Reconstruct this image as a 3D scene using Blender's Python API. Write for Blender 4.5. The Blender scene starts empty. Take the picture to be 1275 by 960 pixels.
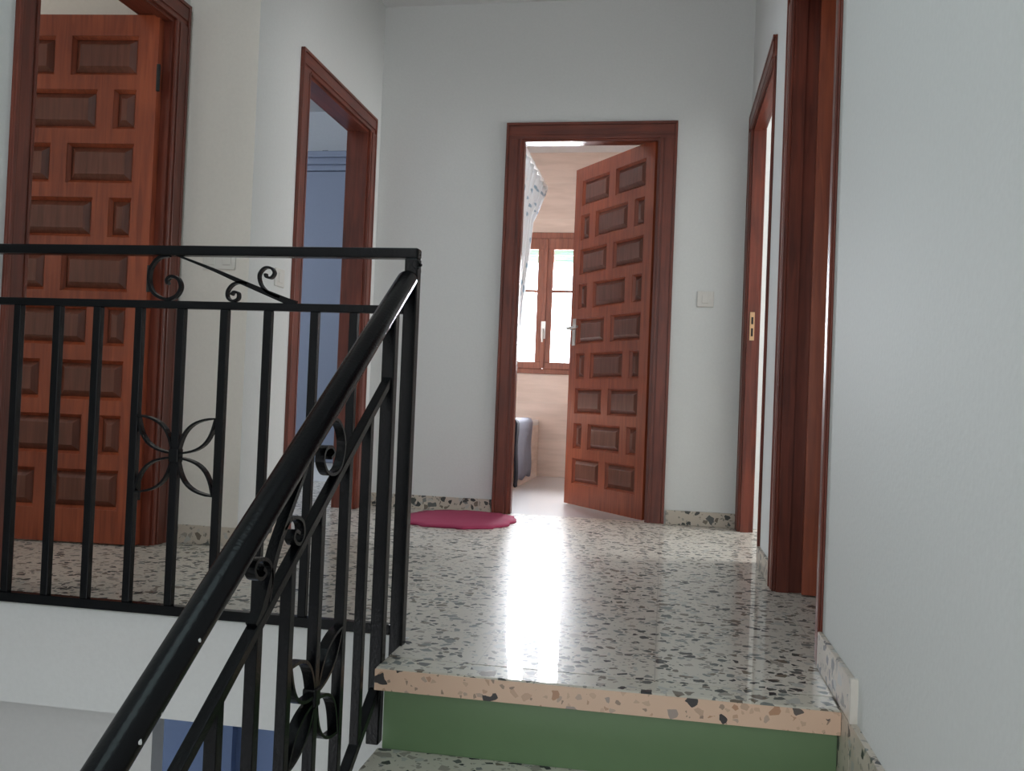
import bpy, bmesh, math, random
from mathutils import Vector, Matrix
C = bpy.context.scene
COL = C.collection
random.seed(7)

# ------------------------------------------------------------------ camera
YAW, PITCH, ROLL, EYE, FPX = 0.1708, 0.0179, 0.0402, 0.6002, 1107.1
cam_data = bpy.data.cameras.new('camera'); cam = bpy.data.objects.new('camera', cam_data); COL.objects.link(cam)
ex = Vector((math.cos(YAW), math.sin(YAW), 0))
fw = Vector((-math.sin(YAW)*math.cos(PITCH), math.cos(YAW)*math.cos(PITCH), math.sin(PITCH)))
ez = Vector((math.sin(YAW)*math.sin(PITCH), -math.cos(YAW)*math.sin(PITCH), math.cos(PITCH)))
rt = ex*math.cos(ROLL)+ez*math.sin(ROLL); up = ez*math.cos(ROLL)-ex*math.sin(ROLL)
m = Matrix.Identity(4)
for i in range(3):
    m[i][0], m[i][1], m[i][2] = rt[i], up[i], -fw[i]
m[2][3] = EYE
cam.matrix_world = m
cam_data.sensor_width = 36; cam_data.lens = FPX*36/1275; cam_data.clip_start = 0.05
C.camera = cam

# ------------------------------------------------------------------ world, lights, exposure
w = bpy.data.worlds.new('sky'); C.world = w; w.use_nodes = True
bg = w.node_tree.nodes['Background']; bg.inputs[0].default_value = (0.84, 0.92, 1.0, 1)
# bright hazy sky on the sun side (+Y, beyond the bathroom window), dimmer overhead and behind
_tc = w.node_tree.nodes.new('ShaderNodeTexCoord'); _sx = w.node_tree.nodes.new('ShaderNodeSeparateXYZ'); _mr = w.node_tree.nodes.new('ShaderNodeMapRange')
w.node_tree.links.new(_tc.outputs['Generated'], _sx.inputs[0]); w.node_tree.links.new(_sx.outputs[1], _mr.inputs[0])
_mr.inputs[1].default_value = .1; _mr.inputs[2].default_value = .8; _mr.inputs[3].default_value = .8; _mr.inputs[4].default_value = 7.0
w.node_tree.links.new(_mr.outputs[0], bg.inputs[1])
C.view_settings.view_transform = 'Standard'; C.view_settings.look = 'None'
C.view_settings.gamma = 1; C.view_settings.use_curve_mapping = False
C.view_settings.exposure = 0.0

def area(name, loc, target, sx, sy, power, color):
    l = bpy.data.lights.new(name, 'AREA'); l.shape = 'RECTANGLE'; l.size = sx; l.size_y = sy
    l.energy = power; l.color = color
    o = bpy.data.objects.new(name, l); COL.objects.link(o); o.location = loc
    o.rotation_euler = (Vector(target)-Vector(loc)).to_track_quat('-Z', 'Y').to_euler()
    return o
# area lamps for daylight and added fills; only the bathroom window is seen
area('bathroom_window_daylight', (-1.0, 7.46, 1.42), (-1.0, 5, 1.30), 1.0, 1.15, 370, (0.90, 0.94, 1.0))
area('stairwell_back_fill', (-0.75, -1.78, 1.1), (-0.75, 3, 0.8), 1.6, 2.2, 18, (1.0, 0.95, 0.91))  # added unseen fill behind the camera, brightens landing front and risers
area('stairwell_overhead_fill', (-0.75, 0.95, 2.95), (-0.75, 0.95, 0), 1.3, 1.1, 8.3, (0.70, 0.98, 0.98))  # added overhead fill above the stairs; no skylight is seen
area('bedroom_window_daylight', (-4.45, 5.0, 1.5), (-2, 5.0, 1.3), 1.1, 1.2, 38, (0.80, 0.88, 1.0))
area('front_room_window_daylight', (-4.45, 2.0, 1.6), (-2, 2.2, 1.2), 1.1, 1.2, 14, (1.0, 0.94, 0.86))
area('side_room_fill', (2.9, 4.1, 1.5), (0.6, 4.1, 0.9), 0.8, 1.2, 78, (0.96, 0.97, 0.97))  # added lamp for the bright side room; no window is built there
area('lower_storey_fill', (-1.25, -1.75, -1.3), (-1.4, 3, -0.9), 1.9, 1.0, 24, (0.97, 0.97, 1.0))  # added unseen fill that brightens the walls under the landing

# ------------------------------------------------------------------ materials
def lin(c): return tuple(((v/255)/12.92 if v/255 <= .04045 else ((v/255+.055)/1.055)**2.4) for v in c)+(1,)
def mat(name, color, rough=.5, metal=0, bump=0, bscale=60, spec=.5):
    ma = bpy.data.materials.new(name); ma.use_nodes = True
    nt = ma.node_tree; b = nt.nodes['Principled BSDF']
    b.inputs['Base Color'].default_value = tuple(color[:3])+(1,)
    b.inputs['Roughness'].default_value = rough; b.inputs['Metallic'].default_value = metal
    b.inputs['Specular IOR Level'].default_value = spec
    n = nt.nodes.new('ShaderNodeTexNoise'); n.inputs['Scale'].default_value = bscale; n.inputs['Detail'].default_value = 4
    tc = nt.nodes.new('ShaderNodeTexCoord'); nt.links.new(tc.outputs['Object'], n.inputs['Vector'])
    mx = nt.nodes.new('ShaderNodeMixRGB'); mx.blend_type = 'MULTIPLY'; mx.inputs[0].default_value = .08
    mx.inputs[1].default_value = tuple(color[:3])+(1,); nt.links.new(n.outputs['Fac'], mx.inputs[2])
    nt.links.new(mx.outputs[0], b.inputs['Base Color'])
    if bump:
        bp = nt.nodes.new('ShaderNodeBump'); bp.inputs['Strength'].default_value = bump; bp.inputs['Distance'].default_value = .002
        nt.links.new(n.outputs['Fac'], bp.inputs['Height']); nt.links.new(bp.outputs[0], b.inputs['Normal'])
    return ma

def wood(name, dark, light, rough=.38, vertical=True):
    ma = bpy.data.materials.new(name); ma.use_nodes = True
    nt = ma.node_tree; b = nt.nodes['Principled BSDF']; b.inputs['Roughness'].default_value = rough
    tc = nt.nodes.new('ShaderNodeTexCoord'); mp = nt.nodes.new('ShaderNodeMapping')
    mp.inputs['Scale'].default_value = (1, 1, .07) if vertical else (.07, 1, 1)
    nt.links.new(tc.outputs['Object'], mp.inputs[0])
    n = nt.nodes.new('ShaderNodeTexNoise'); n.inputs['Scale'].default_value = 55; n.inputs['Detail'].default_value = 6
    n.inputs['Distortion'].default_value = .8
    nt.links.new(mp.outputs[0], n.inputs['Vector'])
    n2 = nt.nodes.new('ShaderNodeTexNoise'); n2.inputs['Scale'].default_value = 5; nt.links.new(tc.outputs['Object'], n2.inputs['Vector'])
    ad = nt.nodes.new('ShaderNodeMath'); ad.operation = 'MULTIPLY_ADD'; ad.inputs[1].default_value = .5
    nt.links.new(n2.outputs['Fac'], ad.inputs[0]); nt.links.new(n.outputs['Fac'], ad.inputs[2])
    cr = nt.nodes.new('ShaderNodeValToRGB'); cr.color_ramp.elements[0].position = .5; cr.color_ramp.elements[1].position = .95
    cr.color_ramp.elements[0].color = tuple(dark)+(1,); cr.color_ramp.elements[1].color = tuple(light)+(1,)
    nt.links.new(ad.outputs[0], cr.inputs[0]); nt.links.new(cr.outputs[0], b.inputs['Base Color'])
    bp = nt.nodes.new('ShaderNodeBump'); bp.inputs['Strength'].default_value = .15; bp.inputs['Distance'].default_value = .001
    nt.links.new(n.outputs['Fac'], bp.inputs['Height']); nt.links.new(bp.outputs[0], b.inputs['Normal'])
    return ma

def terrazzo(name, base, rough, scale=1.0, coat=0, spec=.5, joints=False, dens=.33, browns=False):
    ma = bpy.data.materials.new(name); ma.use_nodes = True
    nt = ma.node_tree; L = nt.links.new; b = nt.nodes['Principled BSDF']; b.inputs['Roughness'].default_value = rough
    b.inputs['Coat Weight'].default_value = coat; b.inputs['Coat Roughness'].default_value = .021; b.inputs['Specular IOR Level'].default_value = spec
    tc = nt.nodes.new('ShaderNodeTexCoord')
    dn = nt.nodes.new('ShaderNodeTexNoise'); dn.inputs['Scale'].default_value = 40; L(tc.outputs['Object'], dn.inputs['Vector'])
    va = nt.nodes.new('ShaderNodeVectorMath'); va.operation = 'MULTIPLY_ADD'; va.inputs[1].default_value = (.012, .012, .012)
    L(dn.outputs['Color'], va.inputs[0]); L(tc.outputs['Object'], va.inputs[2])
    col = None
    rgb = nt.nodes.new('ShaderNodeTexNoise'); rgb.inputs['Scale'].default_value = 6; L(tc.outputs['Object'], rgb.inputs['Vector'])
    bm_ = nt.nodes.new('ShaderNodeMixRGB'); bm_.inputs[1].default_value = tuple(v*.88 for v in base)+(1,); bm_.inputs[2].default_value = tuple(base)+(1,)
    L(rgb.outputs['Fac'], bm_.inputs[0]); col = bm_.outputs[0]
    for k, (sc, p, thr, off) in enumerate(((115, .16, .08, 3.1), (50, dens, .10, .0), (34, dens*.6, .13, 7.7))):
        mp = nt.nodes.new('ShaderNodeMapping'); mp.inputs['Location'].default_value = (off, off*.7, off*.3)
        mp.inputs['Rotation'].default_value = (0.3*k, .2*k, .5*k)
        L(va.outputs[0], mp.inputs[0])
        v1 = nt.nodes.new('ShaderNodeTexVoronoi'); v1.inputs['Scale'].default_value = sc*scale; L(mp.outputs[0], v1.inputs['Vector'])
        v2 = nt.nodes.new('ShaderNodeTexVoronoi'); v2.feature = 'DISTANCE_TO_EDGE'; v2.inputs['Scale'].default_value = sc*scale; L(mp.outputs[0], v2.inputs['Vector'])
        sp = nt.nodes.new('ShaderNodeSeparateColor'); L(v1.outputs['Color'], sp.inputs[0])
        lt = nt.nodes.new('ShaderNodeMath'); lt.operation = 'LESS_THAN'; lt.inputs[1].default_value = p; L(sp.outputs[0], lt.inputs[0])
        gt = nt.nodes.new('ShaderNodeMath'); gt.operation = 'GREATER_THAN'; gt.inputs[1].default_value = thr; L(v2.outputs['Distance'], gt.inputs[0])
        mu = nt.nodes.new('ShaderNodeMath'); mu.operation = 'MULTIPLY'; L(lt.outputs[0], mu.inputs[0]); L(gt.outputs[0], mu.inputs[1])
        cr = nt.nodes.new('ShaderNodeValToRGB'); cr.color_ramp.interpolation = 'CONSTANT'
        if browns:
            pal = [(.035, .03, .03), (.10, .08, .07), (.36, .17, .09), (.45, .25, .15), (.50, .34, .24), (.35, .28, .24), (.55, .36, .25)]
        else:
            pal = [(.035, .038, .04), (.06, .065, .06), (.11, .115, .11), (.17, .14, .11), (.20, .21, .20), (.33, .30, .26), (.45, .44, .41)]
        if k == 0: pal = [tuple(.5*a+.5*bb*.8 for a, bb in zip(c, base)) for c in pal]
        els = cr.color_ramp.elements
        els[0].position = 0; els[0].color = pal[0]+(1,); els[1].position = 1/7; els[1].color = pal[1]+(1,)
        for q in range(2, 7):
            e = els.new(q/7); e.color = pal[q]+(1,)
        L(sp.outputs[1], cr.inputs[0])
        mx = nt.nodes.new('ShaderNodeMixRGB'); L(mu.outputs[0], mx.inputs[0]); L(col, mx.inputs[1]); L(cr.outputs[0], mx.inputs[2])
        col = mx.outputs[0]
    if joints:
        sx = nt.nodes.new('ShaderNodeSeparateXYZ'); L(tc.outputs['Object'], sx.inputs[0])
        prev = None
        for ax, o_ in ((0, 0.0), (1, -2.25)):
            a = nt.nodes.new('ShaderNodeMath'); a.operation = 'ADD'; a.inputs[1].default_value = o_+40.0+.0015; L(sx.outputs[ax], a.inputs[0])
            d = nt.nodes.new('ShaderNodeMath'); d.operation = 'MODULO'; d.inputs[1].default_value = .4; L(a.outputs[0], d.inputs[0])
            l_ = nt.nodes.new('ShaderNodeMath'); l_.operation = 'LESS_THAN'; l_.inputs[1].default_value = .003; L(d.outputs[0], l_.inputs[0])
            if prev is None: prev = l_
            else:
                m2 = nt.nodes.new('ShaderNodeMath'); m2.operation = 'MAXIMUM'; L(prev.outputs[0], m2.inputs[0]); L(l_.outputs[0], m2.inputs[1]); prev = m2
        sc_ = nt.nodes.new('ShaderNodeMath'); sc_.operation = 'MULTIPLY'; sc_.inputs[1].default_value = .45; L(prev.outputs[0], sc_.inputs[0])
        mx = nt.nodes.new('ShaderNodeMixRGB'); mx.inputs[2].default_value = (.33, .31, .28, 1); L(sc_.outputs[0], mx.inputs[0]); L(col, mx.inputs[1]); col = mx.outputs[0]
    L(col, b.inputs['Base Color'])
    # slight waviness of the polished surface
    wn = nt.nodes.new('ShaderNodeTexNoise'); wn.inputs['Scale'].default_value = 5; wn.inputs['Detail'].default_value = 2; L(tc.outputs['Object'], wn.inputs['Vector'])
    bp = nt.nodes.new('ShaderNodeBump'); bp.inputs['Strength'].default_value = .08; bp.inputs['Distance'].default_value = .002
    L(wn.outputs['Fac'], bp.inputs['Height']); L(bp.outputs[0], b.inputs['Normal'])
    return ma

def tiles(name, c1, c2, grout, tw, th, rough):
    ma = bpy.data.materials.new(name); ma.use_nodes = True
    nt = ma.node_tree; L = nt.links.new; b = nt.nodes['Principled BSDF']; b.inputs['Roughness'].default_value = rough
    tc = nt.nodes.new('ShaderNodeTexCoord'); sx = nt.nodes.new('ShaderNodeSeparateXYZ'); L(tc.outputs['Object'], sx.inputs[0])
    ad = nt.nodes.new('ShaderNodeMath'); ad.operation = 'ADD'; L(sx.outputs[0], ad.inputs[0]); L(sx.outputs[1], ad.inputs[1])
    cb = nt.nodes.new('ShaderNodeCombineXYZ'); L(ad.outputs[0], cb.inputs[0]); L(sx.outputs[2], cb.inputs[1])
    br = nt.nodes.new('ShaderNodeTexBrick'); br.offset = 0; br.inputs['Scale'].default_value = 1
    br.inputs['Brick Width'].default_value = tw; br.inputs['Row Height'].default_value = th; br.inputs['Mortar Size'].default_value = .002
    br.inputs['Color1'].default_value = c1+(1,); br.inputs['Color2'].default_value = c2+(1,); br.inputs['Mortar'].default_value = grout+(1,)
    L(cb.outputs[0], br.inputs['Vector'])
    mp = nt.nodes.new('ShaderNodeMapping'); mp.inputs['Scale'].default_value = (1, 1, 7); L(tc.outputs['Object'], mp.inputs[0])
    n = nt.nodes.new('ShaderNodeTexNoise'); n.inputs['Scale'].default_value = 3; n.inputs['Detail'].default_value = 5; L(mp.outputs[0], n.inputs['Vector'])
    mx = nt.nodes.new('ShaderNodeMixRGB'); mx.blend_type = 'MULTIPLY'; mx.inputs[0].default_value = .3; L(br.outputs['Color'], mx.inputs[1])
    cr = nt.nodes.new('ShaderNodeValToRGB'); cr.color_ramp.elements[0].position = .35; cr.color_ramp.elements[1].position = .6
    cr.color_ramp.elements[0].color = (.6, .55, .5, 1); L(n.outputs['Fac'], cr.inputs[0]); L(cr.outputs[0], mx.inputs[2])
    L(mx.outputs[0], b.inputs['Base Color'])
    return ma

def glass(name):
    ma = bpy.data.materials.new(name); ma.use_nodes = True
    nt = ma.node_tree; nt.nodes.clear(); o = nt.nodes.new('ShaderNodeOutputMaterial')
    t = nt.nodes.new('ShaderNodeBsdfTransparent'); g = nt.nodes.new('ShaderNodeBsdfGlossy'); g.inputs['Roughness'].default_value = .02
    f = nt.nodes.new('ShaderNodeFresnel'); f.inputs[0].default_value = 1.45; mx = nt.nodes.new('ShaderNodeMixShader')
    nt.links.new(f.outputs[0], mx.inputs[0]); nt.links.new(t.outputs[0], mx.inputs[1]); nt.links.new(g.outputs[0], mx.inputs[2])
    nt.links.new(mx.outputs[0], o.inputs[0]); return ma

M = {}
M['wall'] = mat('white_wall_paint', (.74, .75, .74), .7, bump=.25, bscale=90)
M['ceil'] = mat('ceiling_paint', (.70, .71, .71), .8)
M['warmwall'] = mat('cream_wall_paint', (.80, .76, .70), .7, bump=.2, bscale=90)
M['bluewall'] = mat('pale_blue_wall_paint', (.78, .81, .85), .7)
M['deepblue'] = mat('blue_wall_paint', (.22, .31, .54), .6)
M['green'] = mat('green_riser_paint', (.17, .28, .14), .42, bump=.3, bscale=25)
M['iron'] = mat('black_gloss_iron_paint', (.003, .0034, .0045), .22, bump=.25, bscale=160, spec=.2)
M['leafwood'] = wood('red_brown_varnished_wood', (.19, .036, .015), (.36, .080, .031), .34)
M['panelwood'] = wood('dark_panel_wood', (.10, .030, .017), (.18, .058, .036), .28)
M['casing'] = wood('casing_wood', (.090, .020, .012), (.19, .042, .023), .34)
M['casing_h'] = wood('casing_wood_across', (.090, .020, .012), (.19, .042, .023), .34, vertical=False)
M['winwood'] = wood('window_wood', (.16, .05, .03), (.30, .10, .055), .4)
M['floor'] = terrazzo('terrazzo_floor', (.65, .60, .53), .34, coat=.45, spec=.03, joints=True, dens=.32)
M['tread'] = terrazzo('terrazzo_tread', (.62, .58, .50), .34, coat=.45, spec=.03, scale=.95, dens=.32)
M['skirt'] = terrazzo('terrazzo_skirting', (.58, .51, .43), .35, scale=.8, dens=.32)
M['nose'] = terrazzo('terrazzo_nosing', (.72, .50, .36), .4, scale=.85, dens=.13, browns=True)
M['tile'] = tiles('beige_wall_tile', (.74, .60, .51), (.70, .56, .48), (.74, .63, .55), .6, .3, .25)
M['bathfloor'] = mat('pale_glossy_floor_tile', (.62, .60, .60), .18)
M['enamel'] = mat('white_enamel', (.82, .83, .84), .15)
M['tubface'] = M['tile']
M['towel'] = mat('grey_towel', (.24, .25, .31), .95, bump=1, bscale=300)
M['towelhem'] = mat('dark_towel_hem', (.02, .02, .03), .9)
M['plate'] = mat('cream_switch_plastic', (.72, .70, .66), .35)
M['chrome'] = mat('satin_metal', (.6, .58, .55), .3, metal=1)
M['brass'] = mat('brass_plate', (.65, .42, .24), .35, metal=.8)
M['black'] = mat('black_slot', (.01, .01, .01), .7)
M['chip'] = mat('bare_chip', (.75, .75, .75), .6)
M['rodwhite'] = mat('white_rod_enamel', (.85, .85, .85), .3)
M['wardrobe'] = mat('pale_blue_wardrobe_lacquer', (.19, .225, .31), .45)
M['shutter'] = mat('green_shutter_slats', (.22, .44, .34), .5)
M['glass'] = glass('window_glass')
M['plug'] = mat('white_trim_paint', (.7, .66, .6), .6)

# red mat: woven
def rug_mat():
    ma = mat('crimson_mat_weave', (.36, .038, .10), .95, bump=1, bscale=220); return ma
M['mat'] = rug_mat()

def curtain_mat():
    ma = bpy.data.materials.new('spotted_shower_curtain'); ma.use_nodes = True
    nt = ma.node_tree; L = nt.links.new; b = nt.nodes['Principled BSDF']; b.inputs['Roughness'].default_value = .45
    tc = nt.nodes.new('ShaderNodeTexCoord')
    v = nt.nodes.new('ShaderNodeTexVoronoi'); v.inputs['Scale'].default_value = 9; L(tc.outputs['Object'], v.inputs['Vector'])
    cr = nt.nodes.new('ShaderNodeValToRGB'); cr.color_ramp.interpolation = 'LINEAR'
    cr.color_ramp.elements[0].position = .22; cr.color_ramp.elements[0].color = (.34, .47, .56, 1)
    cr.color_ramp.elements[1].position = .30; cr.color_ramp.elements[1].color = (.82, .86, .88, 1)
    L(v.outputs['Distance'], cr.inputs[0]); L(cr.outputs[0], b.inputs['Base Color'])
    t = nt.nodes.new('ShaderNodeBsdfTranslucent'); L(cr.outputs[0], t.inputs[0])
    mx = nt.nodes.new('ShaderNodeMixShader'); mx.inputs[0].default_value = .35
    L(b.outputs[0], mx.inputs[1]); L(t.outputs[0], mx.inputs[2]); L(mx.outputs[0], nt.nodes['Material Output'].inputs[0])
    return ma
M['curtain'] = curtain_mat()

# ------------------------------------------------------------------ mesh helpers
def box(bm, x0, x1, y0, y1, z0, z1):
    vs = [bm.verts.new(p) for p in ((x0,y0,z0),(x1,y0,z0),(x1,y1,z0),(x0,y1,z0),(x0,y0,z1),(x1,y0,z1),(x1,y1,z1),(x0,y1,z1))]
    for f in ((3,2,1,0),(4,5,6,7),(0,1,5,4),(1,2,6,5),(2,3,7,6),(3,0,4,7)):
        bm.faces.new([vs[i] for i in f])
    return vs
def obj(name, bm, material, parent=None, smooth=False, bevel=0):
    bmesh.ops.recalc_face_normals(bm, faces=bm.faces)
    me = bpy.data.meshes.new(name); bm.to_mesh(me); bm.free()
    me.materials.append(material)
    if smooth:
        for p in me.polygons: p.use_smooth = True
    o = bpy.data.objects.new(name, me); COL.objects.link(o)
    if parent: o.parent = parent
    if bevel:
        b = o.modifiers.new('bevel', 'BEVEL'); b.width = bevel; b.segments = 2; b.limit_method = 'ANGLE'
    return o
def tag(o, label=None, cat=None, group=None, kind=None):
    if label: o['label'] = label
    if cat: o['category'] = cat
    if group: o['group'] = group
    if kind: o['kind'] = kind
    return o
def empty(name, loc=(0,0,0), rz=0):
    o = bpy.data.objects.new(name, None); COL.objects.link(o); o.location = loc; o.rotation_euler = (0,0,rz); o.empty_display_size = .1
    return o
def boxes(name, lst, material, parent=None, bevel=0):
    bm = bmesh.new()
    for b in lst: box(bm, *b)
    return obj(name, bm, material, parent, bevel=bevel)
def sweep(bm, pts, frame, w, d, closed=False, taper=None):
    """flat bar swept along 2-D points; frame(a,b,c) gives the 3-D point, c is the depth axis"""
    n = len(pts); rings = []
    for i in range(n):
        p = Vector(pts[i]); a = Vector(pts[(i-1) % n] if (closed or i > 0) else pts[i]); b = Vector(pts[(i+1) % n] if (closed or i < n-1) else pts[i])
        t = (b-a).normalized() if (b-a).length > 1e-9 else Vector((1,0)); nn = Vector((-t.y, t.x))
        ww = w if taper is None else w*(taper[0]+(taper[1]-taper[0])*i/(n-1))
        rings.append([bm.verts.new(frame(*(p+nn*s*ww/2), c*d/2)) for s, c in ((-1,-1),(1,-1),(1,1),(-1,1))])
    for i in range(n if closed else n-1):
        r0, r1 = rings[i], rings[(i+1) % n]
        for k in range(4): bm.faces.new((r0[k], r0[(k+1)%4], r1[(k+1)%4], r1[k]))
    if not closed:
        bm.faces.new(rings[0]); bm.faces.new(rings[-1][::-1])
def tube(bm, pts, r, seg=16, ry=None, cap=True):
    rings = []; pts = [Vector(p) for p in pts]
    for i, p in enumerate(pts):
        t = (pts[min(i+1, len(pts)-1)]-pts[max(i-1, 0)]).normalized()
        s = t.cross(Vector((0,0,1)));
        if s.length < 1e-3: s = Vector((1,0,0))
        s.normalize(); u = s.cross(t)
        rr = r[i] if isinstance(r, (list, tuple)) else r
        k = (ry or 1)
        rings.append([bm.verts.new(p+s*rr*math.cos(2*math.pi*j/seg)+u*rr*k*math.sin(2*math.pi*j/seg)) for j in range(seg)])
    for a, b in zip(rings, rings[1:]):
        for j in range(seg): bm.faces.new((a[j], a[(j+1)%seg], b[(j+1)%seg], b[j]))
    if cap: bm.faces.new(rings[0][::-1]); bm.faces.new(rings[-1])
def smooth_path(pts, sub=5):
    P = [Vector(p) for p in pts]; out = []
    for i in range(len(P)-1):
        p0, p1, p2, p3 = P[max(i-1,0)], P[i], P[i+1], P[min(i+2,len(P)-1)]
        for k in range(sub):
            t = k/sub
            out.append(.5*((2*p1)+(p2-p0)*t+(2*p0-5*p1+4*p2-p3)*t*t+(3*p1-p0-3*p2+p3)*t**3))
    out.append(P[-1]); return out

# ------------------------------------------------------------------ room shell
T = .11; H = 2.755; LOW = -2.8
XR = .388; XL2 = -1.602; XL1 = -1.90; YF = 4.687; YC = 3.205; YB = -1.6
def struct(name, lst, material, label, cat, bevel=0):
    return tag(boxes(name, lst, material, bevel=bevel), label, cat, kind='structure')
struct('floor', [(-4.6, 3.0, 2.17, 4.72, -.24, 0), (-4.6, XL1-T, .4, 2.17, -.24, 0), (XR+T, 3.0, 2.10, 2.17, -.24, 0), (XR+T, 3.0, .4, 2.10, -.24, 0), (-4.6, XL2, 4.72, 6.5, -.24, 0), (-.608, XR, 1.995, 2.17, -.24, 0)], M['floor'],
       'cream terrazzo landing floor with dark stone chips', 'floor')
struct('floor_bathroom', [(XL2, .5, 4.72, 7.19, -.24, 0)], M['bathfloor'], 'pale glossy bathroom floor beyond the open door', 'floor')
struct('ceiling', [(-4.6, 3.0, 1.55, 4.72, H, H+.1), (-4.6, -1.45, YB-.1, 1.55, H, H+.1), (-.05, 3.0, YB-.1, 1.55, H, H+.1), (-1.45, -.05, YB-.1, .35, H, H+.1), (-4.6, XL2-.001, 4.72, 6.5, H, H+.1)], M['ceil'], 'plain painted ceiling over the landing', 'ceiling')  # opening above the stairs added for the overhead fill
struct('ceiling_bathroom', [(XL2, .5, 4.80, 7.19, 2.65, 2.70)], M['ceil'], 'white bathroom ceiling above the tiled wall', 'ceiling')
OP = 2.035   # top of the rough openings
struct('wall_far', [(XL2, -.835, YF, YF+T, 0, H), (-.045, XR+T, YF, YF+T, 0, H), (-.835, -.045, YF, YF+T, OP, H)], M['wall'],
       'white painted wall at the end of the landing around the bathroom doorway', 'wall')
struct('wall_right', [(XR, XR+T, YB, 2.255, LOW, H), (XR, XR+.052, 3.13, 3.617, 0, H), (XR, XR+.052, 4.58, YF, 0, H),
                      (XR, XR+T, 2.255, 3.13, OP, H), (XR, XR+.052, 3.617, 4.58, OP, H), (XR, XR+T, 2.255, 4.70, LOW, -.24)], M['wall'],
       'white painted wall along the right of the stairs and landing', 'wall')
struct('wall_left_far', [(XL2-T, XL2, YC, 3.65, 0, H), (XL2-T, XL2, 4.53, 7.30, 0, H), (XL2-T, XL2, 3.65, 4.53, OP, H)], M['wall'],
       'white painted wall left of the landing around the bedroom doorway', 'wall')
struct('wall_facing', [(-4.6, XL2-T, YC, YC+T, 0, H), (XL2-T, XL2-.001, YC-.001, YC+.001, 0, H)], M['warmwall'], 'short cream wall between the two left doorways', 'wall')
struct('wall_left', [(XL1-T, XL1, YB, 2.33, LOW, H), (XL1-T, XL1, 3.13, YC, 0, H), (XL1-T, XL1, 2.33, 3.13, OP, H), (XL1-T, XL1, 2.33, 2.36, LOW, -.24)], M['wall'],
       'white painted wall at the far left beside the open door', 'wall')
struct('wall_back', [(XL1-T, XR+T, YB-.1-.1, YB-.1, LOW, -1.8), (XL1-T, XR+T, YB-.2, YB-.1, -.8, .0), (XL1-T, XR+T, YB-.2, YB-.1, 2.2, H),
                     (XL1-T, -1.55, YB-.2, YB-.1, -1.8, 2.2), (.05, XR+T, YB-.2, YB-.1, -1.8, 2.2)], M['wall'], 'stairwell wall behind the viewer', 'wall')  # openings added for the unseen fill lamps behind the camera
# rooms behind the doors
struct('wall_front_room', [(-4.62, -4.6, .4, 1.4, 0, H), (-4.62, -4.6, 2.6, 3.2, 0, H), (-4.62, -4.6, 1.4, 2.6, 0, .9), (-4.62, -4.6, 1.4, 2.6, 2.2, H), (-4.6, XL1-T, .3, .4, 0, H)], M['warmwall'],
       'cream wall of the room behind the far left door', 'wall')
struct('wall_bedroom', [(-4.62, -4.6, 3.3, 4.4, 0, H), (-4.62, -4.6, 5.6, 6.5, 0, H), (-4.62, -4.6, 4.4, 5.6, 0, .9), (-4.62, -4.6, 4.4, 5.6, 2.2, H), (-4.6, XL2-T, 6.4, 6.5, 0, H)], M['bluewall'],
       'pale blue bedroom wall above the wardrobe', 'wall')
struct('wall_side_room', [(XR+T, 3.0, 4.80, 4.90, 0, H), (XR+T, 3.0, 3.30, 3.40, 0, H), (3.0, 3.1, .4, 4.9, 0, H), (XR+T, 3.0, .3, .4, 0, H)], M['wall'],
       'bright white wall of the room behind the right doorway', 'wall')
# bathroom walls (tiled), window hole x -1.49..-.50, z .834..1.99
struct('wall_bathroom', [(XL2, -1.49, 7.19, 7.30, 0, 2.65), (-.50, .5, 7.19, 7.30, 0, 2.65), (-1.49, -.50, 7.19, 7.30, 0, .834), (-1.49, -.50, 7.19, 7.30, 1.99, 2.65),
                         ], M['tile'], 'beige tiled bathroom wall around the window', 'wall')
struct('wall_bathroom_left', [(XL2, XL2+.008, 4.80, 7.19, 0, 2.65)], M['tile'], 'beige tiled bathroom wall behind the shower curtain', 'wall')
struct('wall_bathroom_right', [(.5, .6, 4.80, 7.30, 0, 2.65)], M['tile'], 'beige tiled bathroom wall behind the open door', 'wall')
# storey below, seen under the landing
struct('wall_lower', [(-.945, -.609, 2.1605, 2.25, LOW, -.266), (-1.90, -1.405, 2.35, 2.41, LOW, -.24)], M['wall'], 'white wall of the storey below under the landing', 'wall')
struct('wall_lower_blue', [(-3.6, .3, 3.4, 3.5, LOW, -.24), (-3.6, -1.66, 3.36, 3.4, LOW, -.24)], M['deepblue'], 'blue painted wall of the storey below between white walls', 'wall')
struct('floor_lower', [(-3.6, XR+T, YB-.2, 3.5, LOW-.1, LOW)], M['floor'], 'terrazzo floor of the storey below', 'floor')
# white painted front of the landing slab
struct('trim_landing_edge', [(XL1, -.609, 2.160, 2.170, -.266, -.001)], M['wall'], 'white painted front edge of the landing under the railing', 'trim')

# baseboards of terrazzo
def skirting(name, lst, label, parent_kind=True):
    return tag(boxes(name, lst, M['skirt'], bevel=.002), label, 'baseboard', kind='structure')
SK = .012
skirting('baseboard_far', [(XL2+SK, -.895, YF-SK, YF, 0, .072), (.025, XR-SK, YF-SK, YF, 0, .072)], 'speckled terrazzo baseboard of the end wall')
skirting('baseboard_right', [(XR-SK, XR, 1.83, 2.212, 0.001, .085), (XR-SK, XR, 3.20, 3.612, 0, .072)], 'speckled terrazzo baseboard of the right wall')
skirting('baseboard_facing', [(XL1+.002, XL2-.002, YC-SK, YC, 0, .072), ], 'speckled terrazzo baseboard of the short cream wall')
skirting('baseboard_left', [(XL2, XL2+SK, YC, 3.585, 0, .072), (XL2, XL2+SK, 4.60, YF-SK, 0, .072)], 'speckled terrazzo baseboard beside the bedroom doorway')

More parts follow.
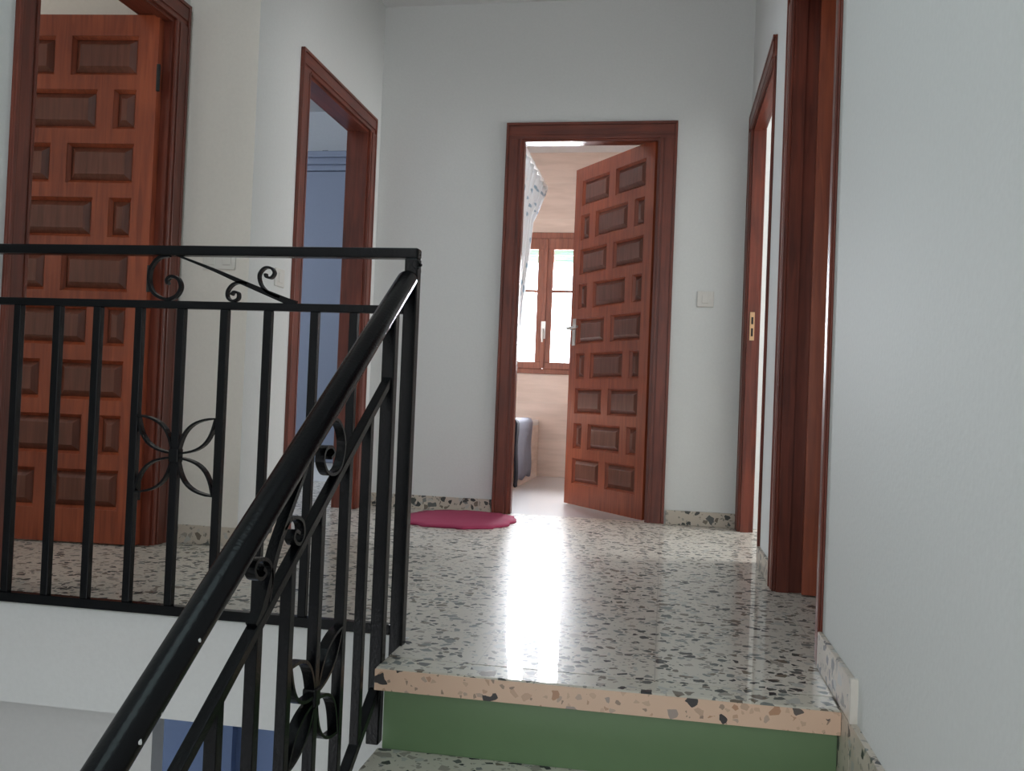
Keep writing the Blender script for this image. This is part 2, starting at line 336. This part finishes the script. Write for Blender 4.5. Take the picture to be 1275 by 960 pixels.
# ------------------------------------------------------------------ staircase (top step seen)
st = tag(empty('staircase', (0, 0, 0)), 'terrazzo stairs with green painted risers rising to the landing', 'stairs', kind='structure')
RISE, GO = .19, .29
SX0, SX1 = -.610, XR-SK-.0005
for k in range(9):
    z = -RISE*k; y = 1.903-GO*k
    yb = 1.995 if k == 0 else y+GO+.04
    o = boxes('tread', [(SX0, SX1, y+.003, yb, z-.05, z)], M['tread'], st, bevel=.004)
    n = boxes('nosing', [(SX0-.0005, SX1, y, y+.0032, z-.050, z-.003)], M['nose'], o, bevel=.0012)
    n['label'] = 'pinkish terrazzo nosing with brown stone chips'
    boxes('riser', [(SX0+.012, SX1, y+.037, y+.055, z-RISE, z-.05)], M['green'], st)
    boxes('stair_body', [(SX0+.010, SX1, y+.055, y+GO+.06 if k else 2.10, z-RISE-.12, z-.052)], M['wall'], st)
    if k: boxes('stair_skirting', [(XR-SK, XR, y-.075, y+GO-.079, z-.19, z+RISE+.004)], M['skirt'], st)
boxes('stair_skirting', [(XR-SK, XR, 1.826, 1.939, -.189, -.0005)], M['skirt'], st)
boxes('half_landing', [(XL1, XR, YB-.1, -.70, -2.0, -1.90)], M['tread'], st)
# strip of bare plaster closing the skirting end
tag(boxes('trim_skirting_end', [(XR-.014, XR, 1.818, 1.830, 0.004, .09)], M['plug']), 'pale plaster strip at the end of the landing skirting', 'trim', kind='structure')

# ------------------------------------------------------------------ doors
def frame_door(root, a0, a1, h, lining=T, cw=.088, back=True, thin1=None):
    """local x along the wall, local y into the wall (0 = landing face), z up"""
    CW = cw
    for s, xa in ((-1, a0), (1, a1)):
        bm = bmesh.new(); cw = CW
        def bx(u0, u1, y0, y1): box(bm, *(sorted((xa+s*u0, xa+s*u1))), y0, y1, 0, h-.003 if False else h+.0)
        if s > 0 and thin1: cw = thin1; bx(0, cw, -.006, 0); bx(cw-.010, cw, -.012, -.006)
        else:
            bx(0, cw, -.010, 0); bx(.022, cw-.016, -.015, -.010); bx(cw-.014, cw, -.018, -.010); bx(0, .012, -.014, -.010)
            box(bm, *(sorted((xa+s*(cw-.014), xa+s*cw))), -.018, -.010, h, h+cw-.014)
        if back: bx(0, cw, lining, lining+.012)
        obj('casing_side', bm, M['casing'], root, bevel=.0025)
        bm = bmesh.new(); box(bm, *sorted((xa, xa+s*.028)), 0.0, lining, 0, h+.028)
        box(bm, *sorted((xa, xa-s*.012)), 0, .040, 0, h)
        obj('jamb', bm, M['casing'], root)
    cw = CW; t1 = thin1 or cw
    bm = bmesh.new()
    box(bm, a0-cw, a1+t1, -.010, 0, h, h+cw)
    box(bm, a0-cw+.016, a1+t1-.016, -.015, -.010, h+.022, h+cw-.016)
    box(bm, a0-cw, a1+t1, -.018, -.010, h+cw-.014, h+cw); box(bm, a0, a1, -.014, -.010, h, h+.012)
    if back: box(bm, a0-cw, a1+cw, lining, lining+.012, h, h+cw)
    obj('casing_head', bm, M['casing_h'], root, bevel=.0025)
    bm = bmesh.new(); box(bm, a0, a1, .0, lining, h+.0005, h+.027); box(bm, a0+.012, a1-.012, 0, .040, h-.012, h+.0005)
    obj('jamb_head', bm, M['casing_h'], root)

PITCH_Z = .2057
def make_leaf(root, W, loc, ang, handle=True, hinges=True, hsign=1):
    """castilian leaf: local x from the hinge to the free edge, y thickness, z up"""
    HT = 2.0; t = .042
    rows = []
    zt = HT-.155; ph = .150
    st_ = .078; gap = .066
    for r in range(9):
        zc = zt-PITCH_Z*r
        if r % 2 == 0:
            pw = (W-2*st_-gap)/2; xs = [(st_, st_+pw), (st_+pw+gap, W-st_)]
        else:
            sw = .088; lw = W-2*st_-2*gap-2*sw
            xs = [(st_, st_+sw), (st_+sw+gap, st_+sw+gap+lw), (W-st_-sw, W-st_)]
        rows.append((zc-ph/2, zc+ph/2, xs))
    bm = bmesh.new(); prev = HT
    for z0, z1, xs in rows:
        box(bm, 0, W, -t/2, t/2, z1, prev)
        e = 0
        for x0, x1 in xs+[(W, W)]:
            box(bm, e, x0, -t/2, t/2, z0, z1); e = x1
        # moulding slopes round each well, both faces
        for x0, x1 in xs:
            for s in (-1, 1):
                mo = .012
                A = [(x0,z0),(x1,z0),(x1,z1),(x0,z1)]; B = [(x0+mo,z0+mo),(x1-mo,z0+mo),(x1-mo,z1-mo),(x0+mo,z1-mo)]
                va = [bm.verts.new((x, s*(t/2-.003), z)) for x, z in A]; vb = [bm.verts.new((x, s*.005, z)) for x, z in B]
                for q in range(4): bm.faces.new((va[q], va[(q+1)%4], vb[(q+1)%4], vb[q]))
        prev = z0
    box(bm, 0, W, -t/2, t/2, 0, prev)
    bmesh.ops.remove_doubles(bm, verts=bm.verts, dist=1e-5)
    leaf = obj('leaf', bm, M['leafwood'], root)
    leaf['label'] = 'red-brown door leaf of staggered raised panels'
    leaf.location = loc; leaf.rotation_euler = (0, 0, ang)
    for z0, z1, xs in rows:
        for x0, x1 in xs:
            bm = bmesh.new()
            for s in (-1, 1):
                i1, i2 = .012, .034
                A = [(x0+i1,z0+i1),(x1-i1,z0+i1),(x1-i1,z1-i1),(x0+i1,z1-i1)]; B = [(x0+i2,z0+i2),(x1-i2,z0+i2),(x1-i2,z1-i2),(x0+i2,z1-i2)]
                va = [bm.verts.new((x, s*.0035, z)) for x, z in A]; vb = [bm.verts.new((x, s*(t/2-.001), z)) for x, z in B]
                for q in range(4): bm.faces.new((va[q], va[(q+1)%4], vb[(q+1)%4], vb[q]))
                bm.faces.new(vb)
                if s < 0: first = va
                else:
                    for q in range(4): bm.faces.new((first[q], first[(q+1)%4], va[(q+1)%4], va[q]))
            p = obj('raised_panel', bm, M['panelwood'], leaf); p['label'] = 'darker brown raised panel'
    if handle:
        for s in (-1, 1):
            bm = bmesh.new(); tube(bm, [(W-.045, s*t/2, 1.04), (W-.045, s*(t/2+.045), 1.04)], .009, 12)
            tube(bm, [(W-.035, s*(t/2+.045), 1.04), (W-.145, s*(t/2+.045), 1.045)], .008, 12)
            box(bm, W-.062, W-.028, *sorted((s*t/2, s*(t/2+.004))), .94, 1.10)
            h_ = obj('door_handle', bm, M['chrome'], leaf, smooth=False)
    if hinges:
        for z in (.22, 1.0, 1.76) if hinges else ():
            bm = bmesh.new(); tube(bm, [(-.006, hsign*(t/2+.002), z-.05), (-.006, hsign*(t/2+.002), z+.05)], .007, 12)
            obj('hinge', bm, M['black'], leaf)
    return leaf

# door_1: far left, leaf open into the front room
d1 = tag(empty('door_1', (XL1, 0, 0), math.pi/2), 'red-brown panelled wooden door at far left, standing open behind the black railing', 'door', kind='structure')
# local x -> +Y, local y -> -X
frame_door(d1, 2.362, 3.100, 2.008)
make_leaf(d1, .75, (3.072, .034, .006), math.radians(90+5), handle=True)
# door_2: bedroom doorway
d2 = tag(empty('door_2', (XL2, 0, 0), math.pi/2), 'brown wooden door frame of the blue bedroom, left of the landing', 'door', kind='structure')
frame_door(d2, 3.682, 4.498, 2.008)
# door_3: bathroom
d3 = tag(empty('door_3', (0, YF, 0), 0), 'brown wooden bathroom door at the end of the landing, standing open', 'door', kind='structure')
frame_door(d3, -.803, -.072, 2.008)
_v = Vector((-.556+.078, 5.33-4.712)); 
make_leaf(d3, _v.length, (-.080, 4.712-YF+.002, .008), math.atan2(_v.y, _v.x), handle=True, hsign=-1)
# door_4: side room doorway, right far.   local x -> -Y, local y -> +X
d4 = tag(empty('door_4', (XR, 0, 0), -math.pi/2), 'brown door frame far right with brass strike plate and bright white room beyond', 'door', kind='structure')
frame_door(d4, -4.548, -3.646, 2.008, lining=.052, thin1=.034)
bm = bmesh.new(); box(bm, -4.536, -4.5335, .013, .035, .95, 1.09)
sp_ = obj('strike_plate', bm, M['brass'], d4); sp_['label'] = 'small brass strike plate'
bm = bmesh.new(); box(bm, -4.5336, -4.533, .019, .029, 1.03, 1.065); box(bm, -4.5336, -4.533, .019, .029, .97, 1.01); obj('plate_slot', bm, M['black'], sp_)
# door_5: near right doorway with a leaf open into the dark room
d5 = tag(empty('door_5', (XR, 0, 0), -math.pi/2), 'dark brown wooden door and frame on the right beside the stair wall', 'door', kind='structure')
frame_door(d5, -3.100, -2.285, 2.008, thin1=.070)
make_leaf(d5, .75, (-3.066, .078, .006), math.radians(90-6), handle=True, hinges=False)

# ------------------------------------------------------------------ bathroom window
w1 = tag(empty('window_1', (-.995, 7.19, 0)), 'brown wooden bathroom window with four bright panes', 'window', kind='structure')
boxes('window_frame', [(-.495, .495, -.02, .06, 1.94, 1.99), (-.495, .495, -.02, .06, .834, .875), (-.495, -.455, -.02, .06, .875, 1.94), (.455, .495, -.02, .06, .875, 1.94)], M['winwood'], w1, bevel=.004)
for s in (-1, 1):
    x0, x1 = (-.455, -.002) if s < 0 else (.002, .455)
    inn0, inn1 = (x0+.05, x1-.062) if s < 0 else (x0+.062, x1-.05)
    sash = boxes('sash', [(x0, x1, -.03, .02, 1.852, 1.94), (x0, x1, -.03, .02, .875, .93), (x0, inn0, -.03, .02, .93, 1.852), (inn1, x1, -.03, .02, .93, 1.852)], M['winwood'], w1, bevel=.004)
    boxes('glazing_bar', [(inn0, inn1, -.022, .012, 1.496, 1.518)], M['winwood'], sash)
    for z0, z1 in ((.93, 1.496), (1.518, 1.852)):
        boxes('pane', [(inn0, inn1, -.004, 0.0, z0, z1)], M['glass'], sash)
bm = bmesh.new(); box(bm, -.018, .018, -.042, -.03, 1.12, 1.26); tube(bm, [(0, -.042, 1.19), (0, -.075, 1.19)], .008, 10); tube(bm, [(0, -.075, 1.20), (0, -.08, 1.09)], .009, 10)
obj('window_handle', bm, M['chrome'], w1)
boxes('meeting_strip', [(-.016, .016, -.042, -.030, .88, 1.118), (-.016, .016, -.042, -.030, 1.262, 1.935)], M['winwood'], w1, bevel=.004)
sh = empty('roller_shutter', (-.995, 7.27, 1.775)); tag(sh, 'green roller shutter rolled almost up outside the bathroom window', 'shutter')
bm = bmesh.new()
for k in range(5):
    box(bm, -.49, .49, 0, .012, .0+.045*k, .042+.045*k)
obj('slat_curtain', bm, M['shutter'], sh, bevel=.004)
boxes('bottom_bar', [(-.49, .49, -.004, .016, -.022, -.001)], M['shutter'], sh)

# ------------------------------------------------------------------ bathroom contents
tub = tag(empty('bathtub', (-1.295, 6.34, 0)), 'white bathtub with tiled side along the left bathroom wall', 'bathtub'); tub.scale = (1, 1, .91)
bm = bmesh.new(); box(bm, .27, .29, -.84, .845, 0, .46); box(bm, -.27, .27, -.84, -.82, 0, .46); obj('side_panel', bm, M['tubface'], tub)
bm = bmesh.new()
def ringz(hx, hy, z, n=40, p=3.2):
    return [bm.verts.new((hx*math.copysign(abs(math.cos(2*math.pi*i/n))**(2/p), math.cos(2*math.pi*i/n)), hy*math.copysign(abs(math.sin(2*math.pi*i/n))**(2/p), math.sin(2*math.pi*i/n)), z)) for i in range(n)]
prof = [(.292, .843, .46, 40), (.296, .847, .485, 40), (.290, .843, .505, 40), (.24, .78, .505, 5), (.22, .76, .49, 4), (.19, .68, .2, 3.5), (.15, .6, .10, 3), (.01, .05, .09, 2)]
rr = [ringz(a, b, c, 40, p) for a, b, c, p in prof]
for a, b in zip(rr, rr[1:]):
    for j in range(40): bm.faces.new((a[j], a[(j+1)%40], b[(j+1)%40], b[j]))
bm.faces.new(rr[-1])
obj('basin', bm, M['enamel'], tub, smooth=True)

# towel draped over the tub edge
def draped(name, y0, y1, xo, xi, zt, zo, zi, th, material):
    prof = [(xo, zo)]
    prof += [(xo+.004*math.sin(k), zo+(zt-.02-zo)*k/8) for k in range(1, 9)]
    prof += [(xo-.008, zt), (xo-.03, zt+.006), (xi+.01, zt+.004), (xi, zt-.01), (xi, zi)]
    bm = bmesh.new(); ny = 14; grid = []
    for j in range(ny+1):
        y = y0+(y1-y0)*j/ny
        wob = .004+.003*math.sin(j*1.7)+.002*math.sin(j*3.1)
        grid.append([bm.verts.new((x+(wob*(1-(z-zo)/(zt-zo)) if i < 9 else 0), y, z+(.012*math.sin(j*.9) if i == 0 else 0))) for i, (x, z) in enumerate(prof)])
    for a, b in zip(grid, grid[1:]):
        for i in range(len(prof)-1): bm.faces.new((a[i], a[i+1], b[i+1], b[i]))
    o = obj(name, bm, material, None, smooth=True)
    s = o.modifiers.new('thickness', 'SOLIDIFY'); s.thickness = th; s.offset = 0
    return o
tw = draped('towel', 6.02, 6.68, -.988, -1.105, .472, .055, .37, .010, M['towel'])
tag(tw, 'grey towel hanging over the edge of the bathtub', 'towel')
hem = draped('towel_hem', 5.93, 6.02, -.986, -1.105, .473, .03, .37, .014, M['towelhem']); hem.parent = tw; hem['label'] = 'black hem'

# curtain rail and curtain
rail = tag(empty('curtain_rail', (0, 0, 0)), 'white L-shaped shower curtain rail above the bathtub', 'curtain rail')
bm = bmesh.new(); tube(bm, [(-.98, 4.82, 2.285), (-.98, 6.86, 2.285), (-.98, 6.90, 2.283), (-1.02, 6.92, 2.283), (-1.585, 6.92, 2.283)], .015, 12); obj('rod', bm, M['rodwhite'], rail, smooth=True)
bm = bmesh.new(); tube(bm, [(-.98, 4.80, 2.285), (-.98, 4.812, 2.285)], .03, 16); obj('wall_flange', bm, M['rodwhite'], rail)
bm = bmesh.new(); tube(bm, [(-1.590, 6.92, 2.283), (-1.578, 6.92, 2.283)], .03, 16); obj('wall_flange', bm, M['rodwhite'], rail)
bm = bmesh.new(); N, K = 90, 30; grid = []
for j in range(N+1):
    s = j/N; row = []
    for k in range(K+1):
        t = k/K                                   # 0 top .. 1 bottom
        z = 2.262-1.64*t
        tab = ((2.262, 6.90), (2.02, 6.50), (1.87, 6.22), (1.53, 6.07), (1.20, 5.88), (.86, 5.72), (.60, 5.55))
        for (za, ya), (zb_, yb_) in zip(tab, tab[1:]):
            if za >= z >= zb_-1e-6: ymax = ya+(yb_-ya)*(za-z)/(za-zb_)
        y = 4.95+(ymax-4.95)*s
        amp = .010+.010*min(1, t/.2)
        x = -.972-.01*t+amp*math.sin(s*2*math.pi*12+t*1.3)
        row.append(bm.verts.new((x, y, z)))
    grid.append(row)
for a, b in zip(grid, grid[1:]):
    for k in range(K): bm.faces.new((a[k], a[k+1], b[k+1], b[k]))
cu = obj('shower_curtain', bm, M['curtain'], None, smooth=True)
s_ = cu.modifiers.new('thickness', 'SOLIDIFY'); s_.thickness = .0015
tag(cu, 'white shower curtain with blue-grey spots gathered above the bathtub', 'curtain')
for i in range(9):
    bm = bmesh.new(); y = 5.02+i*.23
    pts = [(-.98+.0165*math.sin(a*math.pi/8), y, 2.283+.019*math.cos(a*math.pi/8)) for a in range(17)]
    tube(bm, pts, .0015, 8, cap=False); obj('ring', bm, M['rodwhite'], cu)

# ------------------------------------------------------------------ bedroom wardrobe
wd = tag(empty('wardrobe', (-2.9, 5.76, 0)), 'pale blue wardrobe with moulded cornice inside the left bedroom', 'wardrobe')
boxes('body', [(-1.0, 1.0, .02, .6, .13, 2.13)], M['wardrobe'], wd)
boxes('cornice', [(-1.03, 1.03, -.012, .62, 2.13, 2.17), (-1.045, 1.045, -.03, .62, 2.17, 2.215), (-1.06, 1.06, -.05, .62, 2.215, 2.255)], M['wardrobe'], wd, bevel=.006)
boxes('plinth', [(-1.0, 1.0, .035, .6, 0, .13)], M['bluewall'], wd)
for k, x0 in enumerate((-1.0, -.25)):
    dd = boxes('door', [(x0+.002, x0+(.748 if k == 0 else 1.248), 0, .02, .135, 2.125)], M['wardrobe'], wd, bevel=.002)
    bm = bmesh.new(); xk = -.30 if k == 0 else -.20; tube(bm, [(xk, 0, 1.05), (xk, -.02, 1.05)], [.006, .012], 12); obj('knob', bm, M['chrome'], dd)
bm = bmesh.new(); box(bm, -.02, .02, -.012, .012, 0, .012); o = obj('small_bracket', bm, M['black'], wd); o.location = (.545, .0, 2.255)

# ------------------------------------------------------------------ landing mat
bm = bmesh.new(); n = 72; cx, cy, ax, ay = -.985, 4.335, .272, .315
top = []; bot = []
for i in range(n):
    a = 2*math.pi*i/n; r = 1+.026*math.sin(a*13)+.020*math.sin(a*23+1)+.012*math.sin(a*31)
    x = cx+ax*r*math.copysign(abs(math.cos(a))**.8, math.cos(a)); y = cy+ay*r*math.copysign(abs(math.sin(a))**.85, math.sin(a))
    top.append(bm.verts.new((x, y, .010))); bot.append(bm.verts.new((x*1.0, y, 0.0005)))
rings = [top]
for q in (.82, .55, .25):
    rings.append([bm.verts.new((cx+(v.co.x-cx)*q, cy+(v.co.y-cy)*q, .012+.002*math.sin(i*.7+q*9))) for i, v in enumerate(top)])
for a, b in zip([bot]+rings, rings):
    for i in range(n): bm.faces.new((a[i], a[(i+1)%n], b[(i+1)%n], b[i]))
bm.faces.new(rings[-1]); bm.faces.new(bot[::-1])
mt = obj('floor_mat', bm, M['mat'], None, smooth=True); tag(mt, 'ragged-edged crimson mat on the terrazzo beside the bathroom doorway', 'mat')

# ------------------------------------------------------------------ switches
def plate(name, loc, rz, wdt, hgt, rockers, label):
    r = tag(empty(name, loc, rz), label, 'light switch')
    boxes('face_plate', [(-wdt/2, wdt/2, -.009, 0, -hgt/2, hgt/2)], M['plate'], r, bevel=.003)
    for k in range(rockers):
        c = (k-(rockers-1)/2)*(wdt/rockers)
        boxes('rocker', [(c-.018, c+.018, -.013, -.009, -hgt*.28, hgt*.28)], M['plate'], r, bevel=.002)
plate('light_switch', (.187, YF, 1.168), 0, .085, .082, 1, 'square cream light switch right of the bathroom door')
plate('double_light_switch', (-1.725, YC, 1.105), 0, .135, .078, 2, 'wide cream double switch on the short wall behind the railing')
plate('light_switch', (XL2, 3.47, 1.075), math.pi/2, .085, .075, 1, 'small white switch beside the bedroom door frame')

# ------------------------------------------------------------------ landing railing
RY = 2.098
lr = tag(empty('landing_railing', (0, RY, 0)), 'black wrought iron railing along the landing edge with scroll work', 'railing')
def bar(name, a, par, bevel=.0025, material=None): return boxes(name, [a], material or M['iron'], par, bevel=bevel)
bar('top_rail', (-1.895, -.603, -.018, .018, .939, .964), lr, .005)
bar('middle_rail', (-1.895, -.637, -.010, .010, .803, .823), lr)
bar('bottom_rail', (-1.895, -.637, -.012, .012, .022, .047), lr)
bar('newel_post', (-.636, -.603, -.017, .017, -.23, .939), lr, .003)
for x in (-1.812, -1.694, -1.577, -1.462, -1.343, -1.226, -1.107, -.990, -.866, -.764):
    bar('baluster', (x-.0105, x+.0105, -.009, .009, .047, .803), lr, .0015)
def lf(a, b, c): return (a, c, b)
def scroll(name, pts, wd, dp, par, fr, sub=5, taper=None, label=None):
    bm = bmesh.new(); sweep(bm, smooth_path([p+[] if isinstance(p, list) else list(p) for p in pts], sub), fr, wd, dp, taper=taper)
    o = obj(name, bm, M['iron'], par); return o
scroll('large_scroll', [(-1.268,.940),(-1.296,.934),(-1.314,.915),(-1.322,.890),(-1.318,.860),(-1.302,.838),(-1.271,.827),(-1.244,.836),(-1.232,.858),(-1.240,.879),(-1.259,.886),(-1.272,.877),(-1.268,.866)], .0075, .014, lr, lf)
scroll('diagonal_bar', [(-1.246,.940),(-1.150,.907),(-1.062,.873),(-.957,.834),(-.919,.821)], .010, .014, lr, lf, taper=(.45, 1.9))
scroll('small_scroll', [(-1.050,.870),(-1.066,.874),(-1.088,.869),(-1.102,.853),(-1.102,.835),(-1.089,.826),(-1.074,.832),(-1.074,.846),(-1.086,.849),(-1.092,.841)], .006, .014, lr, lf)
scroll('small_scroll', [(-.960,.838),(-.975,.842),(-.997,.852),(-1.014,.870),(-1.019,.894),(-1.006,.911),(-.988,.911),(-.979,.899),(-.987,.887),(-1.0,.889),(-1.003,.897)], .006, .014, lr, lf)
def petal(par, fr, c, tip, bulge=.22, wd=.0055, dp=.018):
    c = Vector(c); tip = Vector(tip); d = tip-c; nn = Vector((-d.y, d.x)); pts = []
    n = 12
    for i in range(n+1): t = i/n; pts.append(c+d*t+nn*bulge*math.sin(math.pi*t)**.9)
    for i in range(1, n): t = 1-i/n; pts.append(c+d*t-nn*bulge*math.sin(math.pi*t)**.9)
    bm = bmesh.new(); sweep(bm, pts, fr, wd, dp, closed=True); return obj('petal', bm, M['iron'], par)
for tx, tz in ((-.107,.098),(.107,.098),(.107,-.098),(-.107,-.098)):
    petal(lr, lf, (-1.226+.008*math.copysign(1, tx), .428+.006*math.copysign(1, tz)), (-1.226+tx, .428+tz))
bar('petal_collar', (-1.240, -1.212, -.013, .013, .410, .446), lr, .004)
for xx in (-.632, -.62, -.606):
    pass
bm = bmesh.new()
for k in range(16):
    bmesh.ops.create_icosphere(bm, subdivisions=1, radius=random.uniform(.003, .006), matrix=Matrix.Translation((-.606+random.uniform(-.004, .005), random.uniform(-.016, .016), .925+random.uniform(-.02, .03))))
obj('weld_bead', bm, M['iron'], lr, smooth=True)

# ------------------------------------------------------------------ stair railing
SXP = -.622
sr = tag(empty('stair_railing', (SXP, 0, 0)), 'black wrought iron stair railing with round handrail climbing to the landing', 'railing')
SL = .652
zh = lambda y: .648+SL*(y-1.7)
zm = lambda y: .478+SL*(y-1.7)
zb = lambda y: -.222+SL*(y-1.7)
Y0 = -.35
bm = bmesh.new(); ys = [Y0, .5, 1.2, 1.8, 2.06, 2.070, 2.076]; tube(bm, [(0, y, zh(y)) for y in ys], [.0245]*5+[.021, .012], 24, ry=.92)
hr = obj('handrail', bm, M['iron'], sr, smooth=True)
def sfr(a, b, c): return (c, a, b)
bm = bmesh.new(); sweep(bm, [(Y0, zm(Y0)), (1.972, zm(1.972))], sfr, .018, .020); obj('middle_rail', bm, M['iron'], sr, bevel=.002)
bm = bmesh.new(); sweep(bm, [(Y0, zb(Y0)), (1.94, zb(1.94))], sfr, .020, .022); obj('bottom_rail', bm, M['iron'], sr, bevel=.002)
bar('stair_post', (-.015, .015, 1.938, 1.968, -.185, zh(1.953)-.02), sr, .003)
ybal = [1.822, 1.702, 1.567, 1.440, 1.318]+[1.200-.122*k for k in range(12)]
for i, y in enumerate(ybal):
    bm = bmesh.new()
    vs = box(bm, -.010, .010, y-.010, y+.010, 0, 1)
    for v in vs:
        v.co.z = (zm(v.co.y)-.006) if v.co.z > .5 else (zb(v.co.y)+.006)
    obj('baluster', bm, M['iron'], sr, bevel=.0015)
fy, fz = 1.567, .041
sh_ = lambda dy, dz: (fy+dy, fz+dz+SL*dy*.25)
petal(sr, sfr, (fy-.006, fz+.006), (1.450, .128), .24, .006, .020)
petal(sr, sfr, (fy+.006, fz+.008), (1.692, .140), .17, .006, .020)
petal(sr, sfr, (fy+.006, fz-.006), (1.685, -.064), .24, .006, .020)
petal(sr, sfr, (fy-.006, fz-.008), (1.452, -.050), .17, .006, .020)
bar('petal_collar', (-.0135, .0135, fy-.0135, fy+.0135, fz-.018, fz+.018), sr, .004)
# scroll work between handrail and middle rail, repeated lower on the flight
def scrollset(dy):
    dz = SL*dy
    q = lambda L_: [(a+dy, b+dz) for a, b in L_]
    scroll('large_scroll', q([(1.590,.556),(1.628,.549),(1.655,.528),(1.666,.497),(1.652,.463),(1.624,.449),(1.584,.453),(1.560,.476),(1.567,.497),(1.595,.501),(1.611,.489),(1.594,.480)]), .006, .018, sr, sfr)
    scroll('diagonal_bar', q([(1.492,.492),(1.470,.457),(1.419,.397),(1.375,.339),(1.335,.262),(1.310,.232)]), .010, .018, sr, sfr, taper=(.7, 1.9))
    scroll('small_scroll', q([(1.398,.372),(1.425,.386),(1.451,.386),(1.474,.375),(1.481,.356),(1.471,.340),(1.451,.341),(1.438,.353),(1.446,.363),(1.462,.357)]), .006, .018, sr, sfr)
    scroll('small_scroll', q([(1.352,.262),(1.358,.295),(1.350,.322),(1.328,.335),(1.303,.336),(1.293,.324),(1.304,.310),(1.322,.306),(1.333,.313),(1.323,.321)]), .006, .018, sr, sfr)
scrollset(0); scrollset(-1.05)
def chip(px_y, off, r):
    bm = bmesh.new(); bmesh.ops.create_icosphere(bm, subdivisions=2, radius=1)
    for v in bm.verts: v.co = Vector((v.co.x*r*.35, v.co.y*r, v.co.z*r))*(1+.2*math.sin(v.co.y*5))
    o = obj('paint_chip', bm, M['chip'], hr); o['label'] = 'small pale chip in the black paint'
    ang = off; o.location = (.0243*math.cos(ang), px_y, zh(px_y)+.0235*math.sin(ang)*.92*1.05); o.rotation_euler = (0, -ang, 0)
chip(1.105, .25, .0030); chip(1.02, -.35, .0022); chip(.975, .15, .0034); chip(1.19, -.6, .0020)
